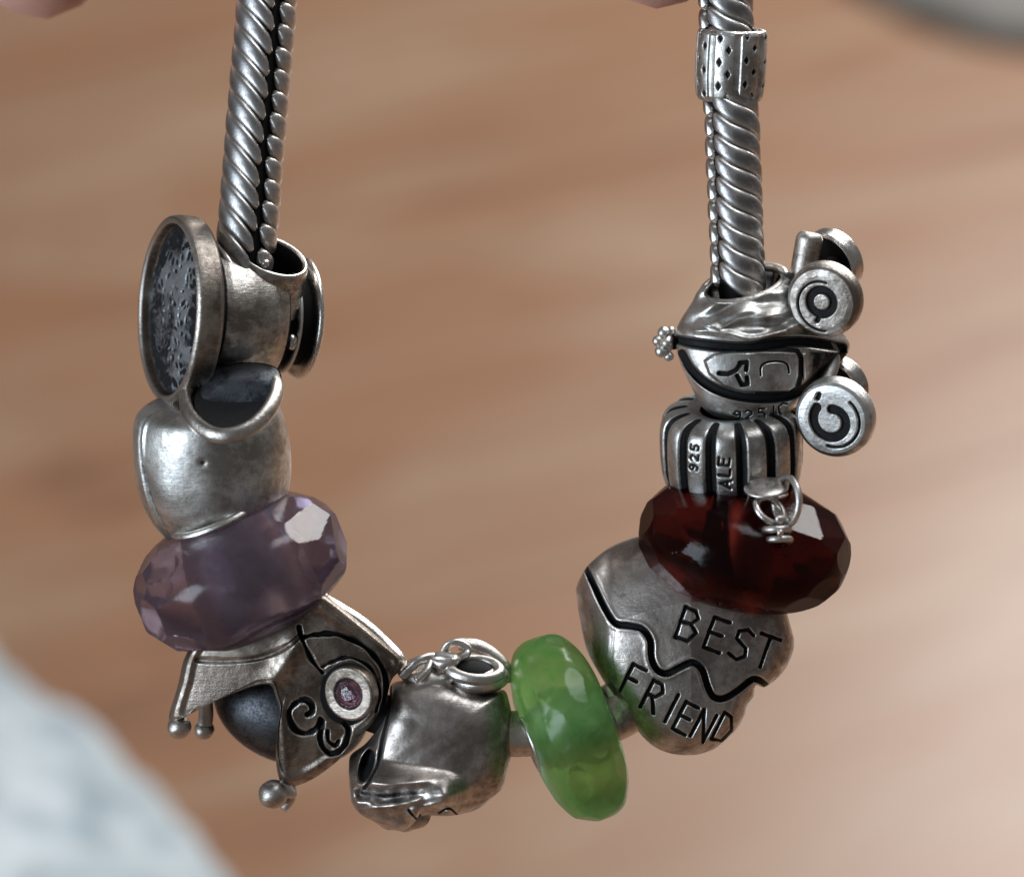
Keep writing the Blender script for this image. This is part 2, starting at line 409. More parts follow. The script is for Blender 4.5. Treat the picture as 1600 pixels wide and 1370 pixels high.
# soft heaps on the floor, built as thick padded cloth
def heap(name, label, cat, outline, hgt, mat, nz, amp):
    P = [floor_pt(x, y, hgt * .65) for x, y in outline]; c = sum(P, Vector()) / len(P)
    o2 = smooth_closed([(p.x - c.x, p.y - c.y) for p in P], 220)
    V = []; nr = 70
    for s in np.linspace(.004, 1, nr):
        for q in o2:
            x, y = q * s
            h = hgt * (1 - s ** 5) ** .5 
            e = min(1, (1 - s) * 5)
            n1 = mnoise.fractal(Vector((x * nz, y * nz, 1.3)), .8, 2.1, 4); n2 = mnoise.noise(Vector((x * nz * 5, y * nz * 5, 4)))
            kx = (n1 * 1.6) * (s ** 4)
            V.append((x * (1 + .03 * kx), y * (1 + .03 * kx), .2 + h + e * amp * (n1 + .25 * n2)))
    n = len(o2)
    F = grid_faces(n, nr)
    base = (nr - 1) * n
    k = len(V)
    for q in o2: V.append((q[0], q[1], .05))
    F += [(base + i, base + (i + 1) % n, k + (i + 1) % n, k + i) for i in range(n)]
    F.append(tuple(range(n))[::-1])
    me = bpy.data.meshes.new(name); me.from_pydata(V, [], F); me.validate(); me.materials.append(mat)
    me.polygons.foreach_set('use_smooth', [True] * len(me.polygons))
    o = bpy.data.objects.new(name, me); sc.collection.objects.link(o); o.location = (c.x, c.y, FLOOR)
    o['label'] = label; o['category'] = cat
    return o
heap('blanket', 'pale blue wool blanket lying blurred on the floor at the lower left', 'blanket',
     [(-60, 960), (0, 1000), (86, 1080), (154, 1155), (206, 1188), (257, 1245), (309, 1300), (370, 1375), (420, 1460), (380, 1650), (100, 1750), (-300, 1700), (-450, 1300), (-250, 1000)], 5, M_cloth, .09, 2.2)
heap('grey_cushion', 'flat grey cushion lying blurred on the floor at the upper right', 'cushion',
     [(1310, -90), (1390, -15), (1470, 20), (1560, 45), (1680, 55), (1850, 20), (1900, -160), (1700, -260), (1450, -230)], 1.6, M_grey, .05, .8)

# ------------------------------------------------------------------ snake chain
ch = thing('snake_chain', 'oxidised silver snake chain of slanting scales carrying all the charms', 'chain', 800, 600)
LP = [(424, -230), (417, 0), (401, 185), (385, 372), (372, 430)]
RP = [(1126, -230), (1134, 0), (1144, 200), (1152, 400), (1154, 470)]
MID = [(372, 430), (350, 560), (335, 700), (368, 880), (455, 1045), (580, 1110), (700, 1138), (815, 1146), (890, 1140), (985, 1105), (1070, 1000), (1140, 870), (1150, 720), (1160, 560), (1154, 470)]
full = LP + MID[1:-1] + RP[::-1]
P = curve([Wp(x, y) for x, y in full], 200)
V, F = path_tube(P, .325, 24); mk('core', V, F, M_black, ch)
# the bare silver of the chain between the grey charm and the green glass bead
sl = curve([Wp(x, y) for x, y in [(760, 1143), (815, 1146), (900, 1139), (960, 1122), (1010, 1090)]], 30)
V, F = path_tube(sl, .36, 32); mk('sleeve', V, F, M_sil, ch, label='smooth silver stretch showing between two charms')

def link_mesh(name, r0, bulge, hw, drop, span, off):
    nt_, nw = 26, 11; V = []
    for i in range(nt_):
        t = i / (nt_ - 1); ph = off + span * t
        e = abs(2 * t - 1); hwt = hw * max(0.0, 1 - e ** 7) ** .5 + .012
        for j in range(nw):
            wv = -1 + 2 * j / (nw - 1)
            rad = r0 + bulge * (1 - abs(wv) ** 3.4) ** .5 * (1 - e ** 10) ** .5 if abs(wv) < 1 else r0 - .03
            z = -(drop * (t - .5)) - wv * hwt * (1.0) - .05 * math.sin(math.pi * 2 * t)
            V.append((math.sin(ph) * rad, -math.cos(ph) * rad, z))
    F = [(i * nw + j, i * nw + j + 1, (i + 1) * nw + j + 1, (i + 1) * nw + j) for i in range(nt_ - 1) for j in range(nw - 1)]
    me = bpy.data.meshes.new(name); me.from_pydata(V, [], F); me.polygons.foreach_set('use_smooth', [True] * len(F)); me.materials.append(M_chain)
    return me
def strand(path, y_end, pitch, seam, r, dropA, dropB):
    pts = curve([Wp(x, y) for x, y in path], 60); d = R(5.5)
    s = [0]
    for a, b in zip(pts[:-1], pts[1:]): s.append(s[-1] + (b - a).length)
    meA = link_mesh('chain_link', r - .085, .10, pitch * .515, dropA, R(180) - 2 * d, R(seam) + d)
    meB = link_mesh('chain_link', r - .085, .10, pitch * .515, dropB, R(180) - 2 * d, R(seam) + R(180) + d)
    x = .2
    org = Vector(ch['origin'])
    while x < s[-1]:
        i = next(k for k in range(len(s)) if s[k] >= x); i = max(i, 1)
        p = pts[i - 1].lerp(pts[i], (x - s[i - 1]) / (s[i] - s[i - 1])); t = (pts[i] - pts[i - 1]).normalized()
        if p.z < (685 - y_end) * S: break
        q = Vector((0, 0, -1)).rotation_difference(t)
        for me in (meA, meB):
            o = bpy.data.objects.new('chain_link', me); sc.collection.objects.link(o); o.parent = ch
            o.matrix_parent_inverse = Matrix.Identity(4)
            o.matrix_basis = Matrix.Translation(p - org) @ (q @ Matrix.Rotation(random.uniform(-.035, .035), 3, 'Z').to_quaternion()).to_matrix().to_4x4() @ Matrix.Diagonal((*[random.uniform(.985, 1.015)] * 2, random.uniform(.97, 1.03), 1))
        x += pitch
strand(LP, 415, .345, 32, .465, .34, 1.0)
strand(RP, 470, .332, -62, .42, .74, .36)

# ------------------------------------------------------------------ stopper clip on the right strand
t = thing('clip_bead', 'pale silver clip bead with panels of tiny diamond pits on the right strand', 'bead', 1141, 102)
c = Wp(1142, 103); ax = direc(88, 12)
def fclip(P_, H, Q):
    a = (P_ + .12) % (2 * math.pi / 8) - math.pi / 8              # eight shallow panels parted by strips
    flat = 1 - .05 * (1 - np.cos(a)) * 8
    strip = ss(.27, .31, np.abs(a))
    outer = ss(44, 50, Q)
    ox = np.zeros_like(Q)
    dr = -2.2 * strip * outer
    k = np.floor((P_ + .12) / (2 * math.pi / 8))
    for j in range(-2, 3):
        for s_ in (-1, 1):
            hh = j * 37 + (9 if s_ > 0 else -9) + 5 * np.sin(k * 2.1); aa = s_ * .13
            dd = np.abs(H - hh) / 7.5 + np.abs(a - aa) * 54 / 5.0
            mm = (1 - ss(.65, 1.1, dd)) * outer
            dr = dr - 3.2 * mm; ox = np.maximum(ox, mm * .95)
    inside = (Q < 46)
    ox = np.maximum(ox, inside * .9)
    return Q * np.where(outer > 0, flat, 1) + dr, ox
prof = [(44, -50), (44, 52), (47, 57), (52, 57), (55.5, 50), (56.5, 20), (56, -20), (53, -46), (48, -54), (45, -54)]
V, F, ox = lathe(c, ax, prof, 300, 130, False, fn=fclip, closed=True)
mk('band', V, F, M_pale, t, oxide_and_shade=ox)
V, F = ring(c + ax * .52, ax, 49, 4.5, 80, 12); mk('rim', V, F, M_shiny, t)

# ------------------------------------------------------------------ drum charm with two discs
t = thing('drum_charm', 'silver drum charm with a large dark hammered oval disc facing left', 'charm', 360, 500)
a = direc(178.5, 25)          # disc axis, pointing to the left and toward the viewer
cf = Wp(268, 484, 0)
prof = [(120, -38), (143, -36), (147.5, -30), (148.5, -6), (147, 4), (141, 8), (136, 7), (134, 3), (133, -4), (132, -10), (20, -10)]
V, F, ox = lathe(cf, a, prof, 160, 70, False)
mk('disc_rim', V, F, M_warm, t, oxide_and_shade=ox)
def finlay(P_, H, Q):
    x = Q * np.cos(P_); y = Q * np.sin(P_); h = np.zeros_like(Q); ox = np.zeros_like(Q)
    rs = np.random.RandomState(3)
    xw = x + 5 * np.sin(y * .09) + 3 * np.sin(x * .17 + 1); yw = y + 5 * np.sin(x * .07 + 2) + 2 * np.sin(y * .2)
    pts_ = []
    while len(pts_) < 150:
        px_, py_ = rs.uniform(-118, 118, 2)
        if all((px_ - a_) ** 2 + ((py_ - b_) * 1.2) ** 2 > 150 for a_, b_ in pts_): pts_.append((px_, py_))
        elif rs.rand() < .02: pts_.append((px_, py_))
    for px_, py_ in pts_:
        k_ = rs.uniform(.7, 1.3); m_ = np.exp(-(((xw - px_) / (6.5 * k_)) ** 2 + ((yw - py_) / (4.6 * k_)) ** 2) ** 1.6) * rs.uniform(.6, 1); ox = np.maximum(ox, m_)
    edge = ss(62, 124, Q + 16 * np.sin(3 * P_ + 1) + 9 * np.sin(7 * P_) + 7 * np.sin(y * .3))
    return Q, np.clip(ox * .95 + edge * .62, 0, 1)
prof = [(.5, 1), (40, 0), (80, -1), (110, -3), (134, -6)]
V, F, ox = lathe(cf, a, prof, 220, 110, True, fn=finlay)
nrm = np.array(a); V = V - nrm * (ox * 4.5 * S)[:, None]
mk('inlay', V, F, M_inlay, t, oxide_and_shade=ox)
# body of the drum
cb = cf + a * -.40
prof = [(118, 6), (121, 0), (118, -6), (104, -10), (109, -24), (113, -60), (110, -95), (101, -118), (94, -124), (20, -126)]
def fbody(P_, H, Q):
    ox = (1 - ss(2, 9, np.abs(H + 9))) * ss(90, 100, Q) + ss(-116, -124, H)
    return Q, np.clip(ox, 0, 1)
V, F, ox = lathe(cb, a, prof, 140, 90, False, fn=fbody)
hv = np.array(Wp(423, 405, 2)); hn = np.array(direc(66, 32)); q_ = V - hv; al = q_ @ hn; rd_ = np.linalg.norm(q_ - al[:, None] * hn, axis=1)
m_ = (1 - ss(.44, .50, rd_)) * (al > -.9); V = V - hn * (m_ * .75)[:, None]; ox = np.maximum(ox, m_)  # hole pressed in and coloured black for the shade inside
mk('drum', V, F, M_sil, t, oxide_and_shade=ox)
# collar round the upper hole
hc = Wp(423, 405, 2); hx = direc(66, 32)
def fcol(P_, H, Q): return Q, (Q < 53) * ss(9, 0, H)  # inner wall darkened too, as shade of the hole
prof = [(49, -60), (50, -10), (51, 4), (54, 9), (58, 8), (61, 0), (64, -20), (78, -66)]
V, F, ox = lathe(hc, hx, prof, 90, 50, False, fn=fcol, sx=.92); mk('upper_collar', V, F, M_shiny, t, oxide_and_shade=ox)
V, F = ball(Wp(414, 412, -42), 7); mk('chain_pin', V, F, M_shiny, t)
# lower hole: collar loop, and a dark fill painting the shade inside it
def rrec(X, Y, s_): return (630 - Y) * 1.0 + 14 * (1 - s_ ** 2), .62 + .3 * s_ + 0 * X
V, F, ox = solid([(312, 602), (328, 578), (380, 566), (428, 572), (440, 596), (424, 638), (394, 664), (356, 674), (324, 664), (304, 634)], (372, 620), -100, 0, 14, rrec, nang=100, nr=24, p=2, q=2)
mk('lower_recess_shade', V, F, M_dark, t, oxide_and_shade=ox)
V, F = path_tube(curve([Wp(300, 598, -50), Wp(289, 622, -76), Wp(298, 652, -112), Wp(324, 675, -138), Wp(356, 681, -150), Wp(394, 667, -142), Wp(422, 638, -118), Wp(434, 606, -80), Wp(428, 584, -30)], 50), .125, 20, flat=.66)
mk('lower_collar', V, F, M_sil, t)
# back disc, two thin layers, and rivets between
cb2 = Wp(436, 495, 88)
for k, (r_, th, off) in enumerate(((90, 9, 0.0), (97, 12, -.30))):
    prof = [(10, 0), (r_ - 6, 0), (r_, -3), (r_ + 1, -th / 2), (r_, -th + 3), (r_ - 6, -th), (10, -th)]
    V, F, ox = lathe(cb2 + a * off, a, prof, 110, 40, False); mk('back_disc', V, F, (M_dark, M_shiny)[k], t)
prof = [(76, 22), (76, -34)]
V, F, ox = lathe(cb2, a, prof, 80, 12, False); mk('spacer', V, F, M_black, t)
for x, y in ((463, 472), (456, 534)):
    V, F = ball(Wp(x, y, 12), 8.5, sq=1.5); mk('rivet', V, F, M_shiny, t)

# ------------------------------------------------------------------ smooth pale bead
t = thing('rounded_bead', 'smooth pale silver rounded bead between the drum charm and the purple glass bead', 'bead', 332, 725)
c = Wp(334, 724, 5); ax = direc(94, 16)
def fsm(P_, H, Q):
    out = ss(60, 80, Q)
    t_ = -(P_ - np.where(P_ > math.pi, 2 * math.pi, 0)); step = ss(-.95, -1.02, t_) * ss(-2.6, -2.4, t_)
    th = -(P_ - np.where(P_ > math.pi, 2 * math.pi, 0))
    crease = np.exp(-((th - .22 - H * .0012) / .16) ** 2) * -1.6
    face = -5 * np.exp(-((th + .30) / .42) ** 2) * np.exp(-((H + 5) / 70) ** 2)
    groove = np.exp(-((th + .98 + .0012 * H) / .035) ** 2)
    lump = .5 * np.sin(5 * th + H * .03) + .3 * np.sin(9 * th - H * .04)
    ox = .55 * groove * out
    for a_, h_ in ((.82, -62), (-.05, 36), (.3, -88)):
        m_ = np.exp(-((((th - a_) * 110) ** 2 + (H - h_) ** 2) / 30)); ox = np.maximum(ox, .7 * m_); face = face - 3 * m_
    return Q + out * (4 * step + crease + face + lump - 3 * groove), ox
prof = [(42, 98), (70, 102), (98, 96), (113, 76), (120, 30), (119, -20), (110, -62), (94, -96), (72, -118), (48, -124), (40, -110)]
V, F, ox = lathe(c, ax, prof, 260, 150, True, fn=fsm); mk('shell', V, F, M_pale, t, oxide_and_shade=ox)
V, F = ball(Wp(272, 800, 62), 34, direc(94, 14), sq=1.2)
mk('back_lobe', V, F, M_pale, t)

# ------------------------------------------------------------------ glass rondelles
def rondelle(c, ax, r, h, p, rows, cut, spin=0.0, clear=0.0, planes=(), nu=420, nv=150, wob=0.0, hole=0.0):
    """solid of revolution with exponent p, flats cut into it: rows = [(latitude deg, count, phase)]"""
    f, rr, a = basis(ax)
    ph = np.linspace(0, 2 * math.pi, nu, endpoint=False); la = np.linspace(-math.pi / 2 + .02, math.pi / 2 - .02, nv)
    PH, LA = np.meshgrid(ph, la); cr = np.cos(LA); ch_ = np.sin(LA)
    rad = 1 / ((np.abs(cr) / r) ** p + (np.abs(ch_) / h) ** p) ** (1 / p)
    q = p / (p - 1); rs = np.random.RandomState(int(r) + 5)
    for lat, cnt, phs in rows:
        for k in range(cnt):
            az = 2 * math.pi * (k + phs) / cnt + spin + rs.uniform(-.5, .5) * wob; la_ = R(lat) + rs.uniform(-.5, .5) * wob
            if abs((az + math.pi) % (2 * math.pi) - math.pi) < clear: continue
            nr_, nh = math.cos(la_), math.sin(la_)
            dd = ((r * nr_) ** q + (h * abs(nh)) ** q) ** (1 / q) * (cut + rs.uniform(-.006, .006))
            dot = cr * nr_ * np.cos(PH - az) + ch_ * nh
            lim = np.where(dot > .05, dd / np.maximum(dot, .05), 1e9); rad = np.minimum(rad, lim)
    for nv_, ct in planes:
        n_ = Vector(nv_).normalized(); nf, nr2, na = n_.dot(f), n_.dot(rr), n_.dot(a); ne = math.hypot(nf, nr2)
        dd = ((r * ne) ** q + (h * abs(na)) ** q) ** (1 / q) * ct
        dot = cr * np.cos(PH) * nf + cr * np.sin(PH) * nr2 + ch_ * na
        rad = np.minimum(rad, np.where(dot > .05, dd / np.maximum(dot, .05), 1e9))
    V = (np.array(c)[None, None] + (rad * cr * np.cos(PH) * S)[..., None] * np.array(f) + (rad * cr * np.sin(PH) * S)[..., None] * np.array(rr)
         + (rad * ch_ * S)[..., None] * np.array(a)).reshape(-1, 3)
    F = grid_faces(nu, nv); F.append(tuple(range(nu))[::-1]); F.append(tuple((nv - 1) * nu + k for k in range(nu)))
    return V, F
def core_and_rims(t, c, ax, h, r=46, matt=None):
    V, F, _ = lathe(c, ax, [(r - 6, -h), (r, -h), (r, h), (r - 6, h)], 60, closed=True); mk('core_tube', V, F, matt or M_sil, t)
    for s_ in (-1, 1):
        V, F = ring(c + ax.normalized() * s_ * h * S, ax, r + 6, 7, 50, 12); mk('end_rim', V, F, M_sil, t)

t = thing('purple_glass_bead', 'faceted smoky purple glass bead under the smooth pale silver bead', 'bead', 377, 893)
c = Wp(376, 893, 0); ax = direc(113, 14)
V, F = rondelle(c, ax, 173, 96, 2.7, [(0, 13, 0), (33, 13, .5), (-33, 13, .5), (58, 9, .2), (-58, 9, .2)], .962, .12, .72, wob=.12, planes=[((.53, -.50, .69), .93), ((.40, -.46, .79), .955), ((.78, -.40, .44), .955)])
mk('faceted_glass', V, F, M_purple, t, smooth=False)
core_and_rims(t, c, ax, 97, 62)

t = thing('red_glass_bead', 'faceted dark red glass bead above the engraved heart charm', 'bead', 1163, 848)
c = Wp(1163, 848, 0); ax = direc(80, 15)
V, F = rondelle(c, ax, 167, 93, 2.5, [(15, 12, .3), (-17, 12, .8), (42, 11, .8), (-42, 11, .3), (64, 8, .2), (-64, 8, .2)], .968, .2, .45, wob=.10, planes=[((.42, -.50, .76), .945), ((.62, -.40, .66), .95)])
mk('faceted_glass', V, F, M_red, t, smooth=False)
core_and_rims(t, c, ax, 88, 40)

t = thing('green_glass_bead', 'translucent green glass bead between the ring-topped grey charm and the engraved heart', 'bead', 889, 1138)
c = Wp(889, 1138, 0); ax = direc(21, -5)
V, F = rondelle(c, ax, 149, 67, 3.0, [(20, 9, .3), (-20, 9, .7), (52, 7, .1), (-52, 7, .4)], .975, .3, wob=.2)
V = V + (V - np.array(c)) * np.array([.042 * mnoise.noise(Vector(v) * 1.1) + .012 * mnoise.noise(Vector(v) * 3.2) for v in V])[:, None]
mk('glass_body', V, F, M_green, t, smooth=False)
core_and_rims(t, c, ax, 62, 38, M_dark)

# ------------------------------------------------------------------ star-shaped flower charm with a gem
Z3 = zoomed(3.605, 230, 920)
t = thing('flower_charm', 'dark silver star flower charm with a pink gem, spirals and ball-tipped petals', 'charm', 455, 1080)
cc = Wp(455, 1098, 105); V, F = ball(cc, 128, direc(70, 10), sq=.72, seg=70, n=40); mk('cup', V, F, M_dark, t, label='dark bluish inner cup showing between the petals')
star = [(292, 1020), (278, 1070), (264, 1118), (270, 1128), (282, 1122), (294, 1111), (335, 1095), (385, 1075), (412, 1069), (424, 1071), (430, 1086), (437, 1114), (432, 1150),
        (431, 1189), (438, 1222), (450, 1231), (462, 1228), (493, 1214), (530, 1186), (554, 1156), (585, 1128), (602, 1097), (612, 1062), (627, 1045), (628, 1028), (600, 1003),
        (560, 970), (520, 938), (500, 925), (470, 930), (400, 950), (330, 985)]
arc1 = spl(Z3([(870, 275), (950, 255), (1050, 252), (1150, 282), (1240, 335), (1305, 410), (1340, 490), (1345, 570), (1335, 650), (1325, 760)]))
arc2 = spl(Z3([(855, 215), (868, 270), (905, 360), (950, 430), (985, 470)]))
arc3 = spl(Z3([(860, 260), (790, 320), (640, 385), (450, 405), (280, 400)]))
arc4 = spl(Z3([(985, 440), (1050, 405), (1130, 385), (1230, 420), (1290, 500), (1310, 600), (1290, 690)]))
spi1 = spl(Z3([(905, 705), (930, 690), (928, 650), (890, 622), (835, 640), (800, 690), (805, 750), (845, 800), (905, 808), (955, 775), (975, 730)]))
spi2 = spl(Z3([(1075, 855), (1060, 880), (1020, 855), (1018, 800)]))
spi2b = spl(Z3([(985, 740), (975, 820), (990, 890), (1035, 925), (1090, 905), (1125, 850), (1130, 790), (1110, 760)]))
def rstar(X, Y, s):
    d = np.zeros_like(X); ox = np.zeros_like(X)
    # petals curve back away from the middle
    rr = np.hypot(X - 500, Y - 1050); d += .0004 * rr ** 2 - 8 + .22 * (Y - 1060)
    left = ss(430, 330, X); d += left * 3
    # valley between left petal and lower petal
    d += -12 * np.exp(-(pdist(X, Y, Z3([(830, 330), (700, 540), (760, 800), (790, 1080)])) / 16) ** 2)
    for poly, wd, dp in ((arc1, 6, 16), (arc2, 5, 12), (arc4, 3, 8), (spi1, 7.5, 10), (spi2, 5, 8), (spi2b, 7, 10)):
        q = pdist(X, Y, poly) + .9 * np.sin(X * .13 + Y * .09) + .5 * np.sin(X * .31 - Y * .2); m_ = 1 - ss(wd / 2 - 1.7, wd / 2 + 2, q); d += dp * m_; ox = np.maximum(ox, m_)
    q = pdist(X, Y, arc3); m_ = 1 - ss(1, 6, q); d += 6 * m_; ox = np.maximum(ox, .35 * m_)
    # raised outer plate beyond the arc on the upper right
    q = pdist(X, Y, Z3([(1000, 80), (1200, 230), (1400, 400)])); d -= 12 * (1 - ss(6, 26, q))
    # rolled edges
    d -= 6 * ss(.86, .93, s) * (1 - ss(.95, 1, s))
    # gem seat darker
    q = np.hypot((X - 543) / 42, (Y - 1084) / 48); m_ = 1 - ss(1.0, 1.05, q); ox = np.maximum(ox, .8 * m_ * (q > .8))
    m_ = np.exp(-((X - 510) / 22) ** 2 - ((Y - 1062) / 26) ** 2); ox = np.maximum(ox, .55 * m_); d += 6 * m_
    return d, ox
V, F, ox = solid(star, (460, 1030), -38, 16, 14, rstar, nang=520, nr=110, p=6, q=2)
mk('petals', V, F, M_warm, t, oxide_and_shade=ox)
# thick upper edge plate
V, F = path_tube(curve([Wp(503, 932, 0), Wp(560, 966, -5), (Wp(600, 1000, -10)), Wp(627, 1031, -20), Wp(622, 1052, -22)], 30), .085, 16, flat=.55); mk('edge_rim', V, F, M_shiny, t)
bz = Wp(544, 1084, -92); ba = direc(200, 62)
prof = [(16, -26), (38, -26), (41, -22), (42.5, -3), (41, 0), (39, 1), (26, 1), (24.5, 0), (23, -3), (22, -12), (10, -13)]
V, F, _ = lathe(bz, ba, prof, 90, 80, False); mk('bezel', V, F, M_warm, t, label='round pale setting holding the gem')
V, F = rondelle(bz + ba * -.03, ba, 23, 12, 2.2, [(35, 8, 0), (62, 6, .5), (88, 1, 0)], .93, nu=120, nv=60); mk('gem', V, F, M_gem, t, smooth=False, label='small pink cut stone')
for (x, y, d, r_) in ((280, 1136, -2, 19), (319, 1140, 50, 16), (427, 1240, -12, 23.5)):
    V, F = ball(Wp(x, y, d), r_, direc(100, 20), sq=.95, wob=.03); mk('tip_ball', V, F, M_warm, t)
V, F = path_tube(curve([Wp(436, 1222, -8), Wp(452, 1232, -6), Wp(456, 1246, 4), Wp(444, 1262, 18)], 16), [.10] * 8 + [.07] * 8, 12); mk('tip_curl', V, F, M_warm, t)
V, F = path_tube(curve([Wp(320, 1090, 30), Wp(322, 1115, 42), Wp(319, 1138, 50)], 10), .12, 12); mk('far_petal_tip', V, F, M_dark, t)

# ------------------------------------------------------------------ grey charm with loops on top
Z4 = zoomed(3.806, 520, 960)
t = thing('barrel_charm', 'broad tarnished silver charm with overlapping loops on top and a folded lower lip', 'charm', 690, 1160)
body = Z4([(345, 420), (420, 390), (600, 378), (800, 425), (930, 450), (1020, 450), (1052, 530), (1070, 640), (1066, 800), (1035, 950), (1000, 1040), (940, 1092), (850, 1160),
           (700, 1195), (540, 1195), (475, 1245), (430, 1280), (340, 1275), (250, 1230), (165, 1185), (110, 1110), (97, 1000), (95, 900), (110, 830), (200, 760), (290, 640), (335, 520)])
lip = spl(Z4([(175, 1060), (300, 1075), (450, 1065), (600, 1040), (700, 1035)])); crack = spl(Z4([(450, 1160), (500, 1215), (520, 1190)])); crack2 = spl(Z4([(630, 1180), (690, 1150), (740, 1190)]))
edge4 = spl(Z4([(340, 430), (335, 560), (300, 720), (270, 880), (215, 990), (190, 1030)]))
def rbar(X, Y, s):
    yz = (Y - 960) * 3.806; xz = (X - 520) * 3.806
    d = np.zeros_like(X); ox = np.zeros_like(X)
    band = ss(820, 880, yz + .12 * (xz - 500)) ; d += 0
    line = 860 + .16 * (xz - 250)
    d += -52 * ss(line - 20, line + 160, yz) * ss(860, 640, xz)          # sloping shoulder catches the light
    q = pdist(X, Y, lip); tp = 1 - ss(640, 705, X); m_ = (1 - ss(2, 18, q)) * tp; d += 22 * m_; ox = np.maximum(ox, .6 * (1 - ss(1, 10, q)) * tp); d += 2.2 * np.sin(X * .16 + Y * .05) * np.sin(Y * .12 - X * .05) * ss(1222, 1240, Y)
    for c_ in (crack, crack2):
        m_ = 1 - ss(.5, 3, pdist(X, Y, c_)); d += 6 * m_; ox = np.maximum(ox, .8 * m_)
    q = pdist(X, Y, edge4); m_ = 1 - ss(1, 6, q); d += 9 * m_; ox = np.maximum(ox, .75 * m_)
    d += ss(0, 30, (edge_x(Y) - X)) * 26
    hq = np.hypot((X - 573 - (1195 - Y) * .25) / 12.5, (Y - 1196) / 29); m_ = 1 - ss(.75, 1.05, hq); d += 30 * m_; ox = np.maximum(ox, m_)
    n_ = .3 * np.sin(X * .11 + np.sin(Y * .07) * 2) * np.sin(Y * .09 + X * .03)
    d += n_ * 2 + ss(1240, 1256, Y) * 3 * np.sin(X * .09 + 2.2 * np.sin(Y * .13) + Y * .05)
    return d, ox
def edge_x(Y):
    ys = [1070, 1107, 1149, 1191, 1220, 1232]; xs = [610, 608, 599, 591, 577, 560]
    return np.interp(Y, ys, xs)
V, F, ox = solid(body, (685, 1160), 0, 84, 92, rbar, nang=460, nr=120, p=3.6, q=2.1, rnd=True)
mk('body', V, F, M_heart, t, oxide_and_shade=ox)
V, F = ball(Wp(624, 1268, -30), 30, direc(172, 10), sq=1.7, sx=.7, seg=40, n=20, wob=.05); mk('lower_knob', V, F, M_sil, t)
# crossing bands and loops over the top
def band(pts, r_, flat=.6, matt=M_sil, nm='loop'):
    V, F = path_tube(curve([Wp(q[0], q[1] + 5, q[2]) for q in pts], 40), r_ * 1.2, 14, flat=flat); return mk(nm, V, F, matt, t)
V, F = ring(Wp(742, 1046, -45), direc(85, 28), 38, 10, 50, 12, sx=.75); mk('loop', V, F, M_heart, t)
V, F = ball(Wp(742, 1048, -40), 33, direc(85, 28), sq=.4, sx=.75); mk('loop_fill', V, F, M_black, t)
V, F = ball(Wp(752, 1060, -25), 45, direc(95, 10), sq=.5); mk('shoulder', V, F, M_sil, t)
band([(694, 1014, -30), (702, 1001, -36), (718, 999, -36), (732, 1010, -34), (722, 1020, -34), (705, 1021, -34), (694, 1014, -30)], .075)
band([(716, 1002, -10), (745, 1004, -8), (770, 1018, -6), (790, 1040, -2), (795, 1060, 0)], .10, .8, M_sil)
band([(672, 1026, -34), (690, 1020, -44), (712, 1026, -50), (690, 1034, -50), (672, 1026, -36)], .075, .7, M_heart)
band([(628, 1052, -40), (650, 1030, -48), (672, 1022, -40), (690, 1026, -20)], .07, .8)
band([(672, 1020, -30), (668, 1040, -55), (650, 1058, -62)], .06, .8, M_sil)
V, F = ball(Wp(672, 1050, -8), 48, direc(90, 20), sq=.45, sx=1, seg=36); mk('top_pad', V, F, M_sil, t)

# ------------------------------------------------------------------ engraved heart
Z5 = zoomed(2.854, 760, 820)
t = thing('heart_charm', 'chunky silver heart charm split by a wavy line and engraved BEST FRIEND', 'charm', 1070, 1010)
hz = [(414, 400), (405, 330), (402, 275), (440, 198), (478, 155), (550, 100), (630, 65), (700, 50), (850, 60), (1050, 130), (1220, 230), (1320, 350), (1362, 470), (1372, 540), (1345, 620), (1300, 680), (1240, 722),
      (1208, 712), (1196, 730), (1192, 762), (1165, 800), (1150, 850), (1115, 910), (1035, 985), (980, 1012), (920, 1025), (830, 1020), (740, 982), (660, 900), (590, 800), (520, 690), (450, 560)]
outl = Z5(hz)
wave = spl(Z5([(445, 195), (480, 270), (530, 375), (575, 438), (640, 450), (695, 465), (730, 515), (735, 590), (760, 645), (805, 662), (860, 635), (920, 612), (962, 645), (985, 715), (1012, 765), (1060, 772), (1120, 738), (1180, 690), (1215, 690), (1245, 712)]), 120)
best = text('BEST', Z5([(902, 445), (1030, 490), (1135, 530), (1240, 563)]), 31, 50, 20)
fri = text('FRIEND', Z5([(655, 695), (745, 765), (822, 815), (890, 862), (970, 895), (1062, 908)]), 26, 47, 27)
upz = Z5([(560, 425), (650, 408), (760, 375), (900, 345), (1100, 330)])
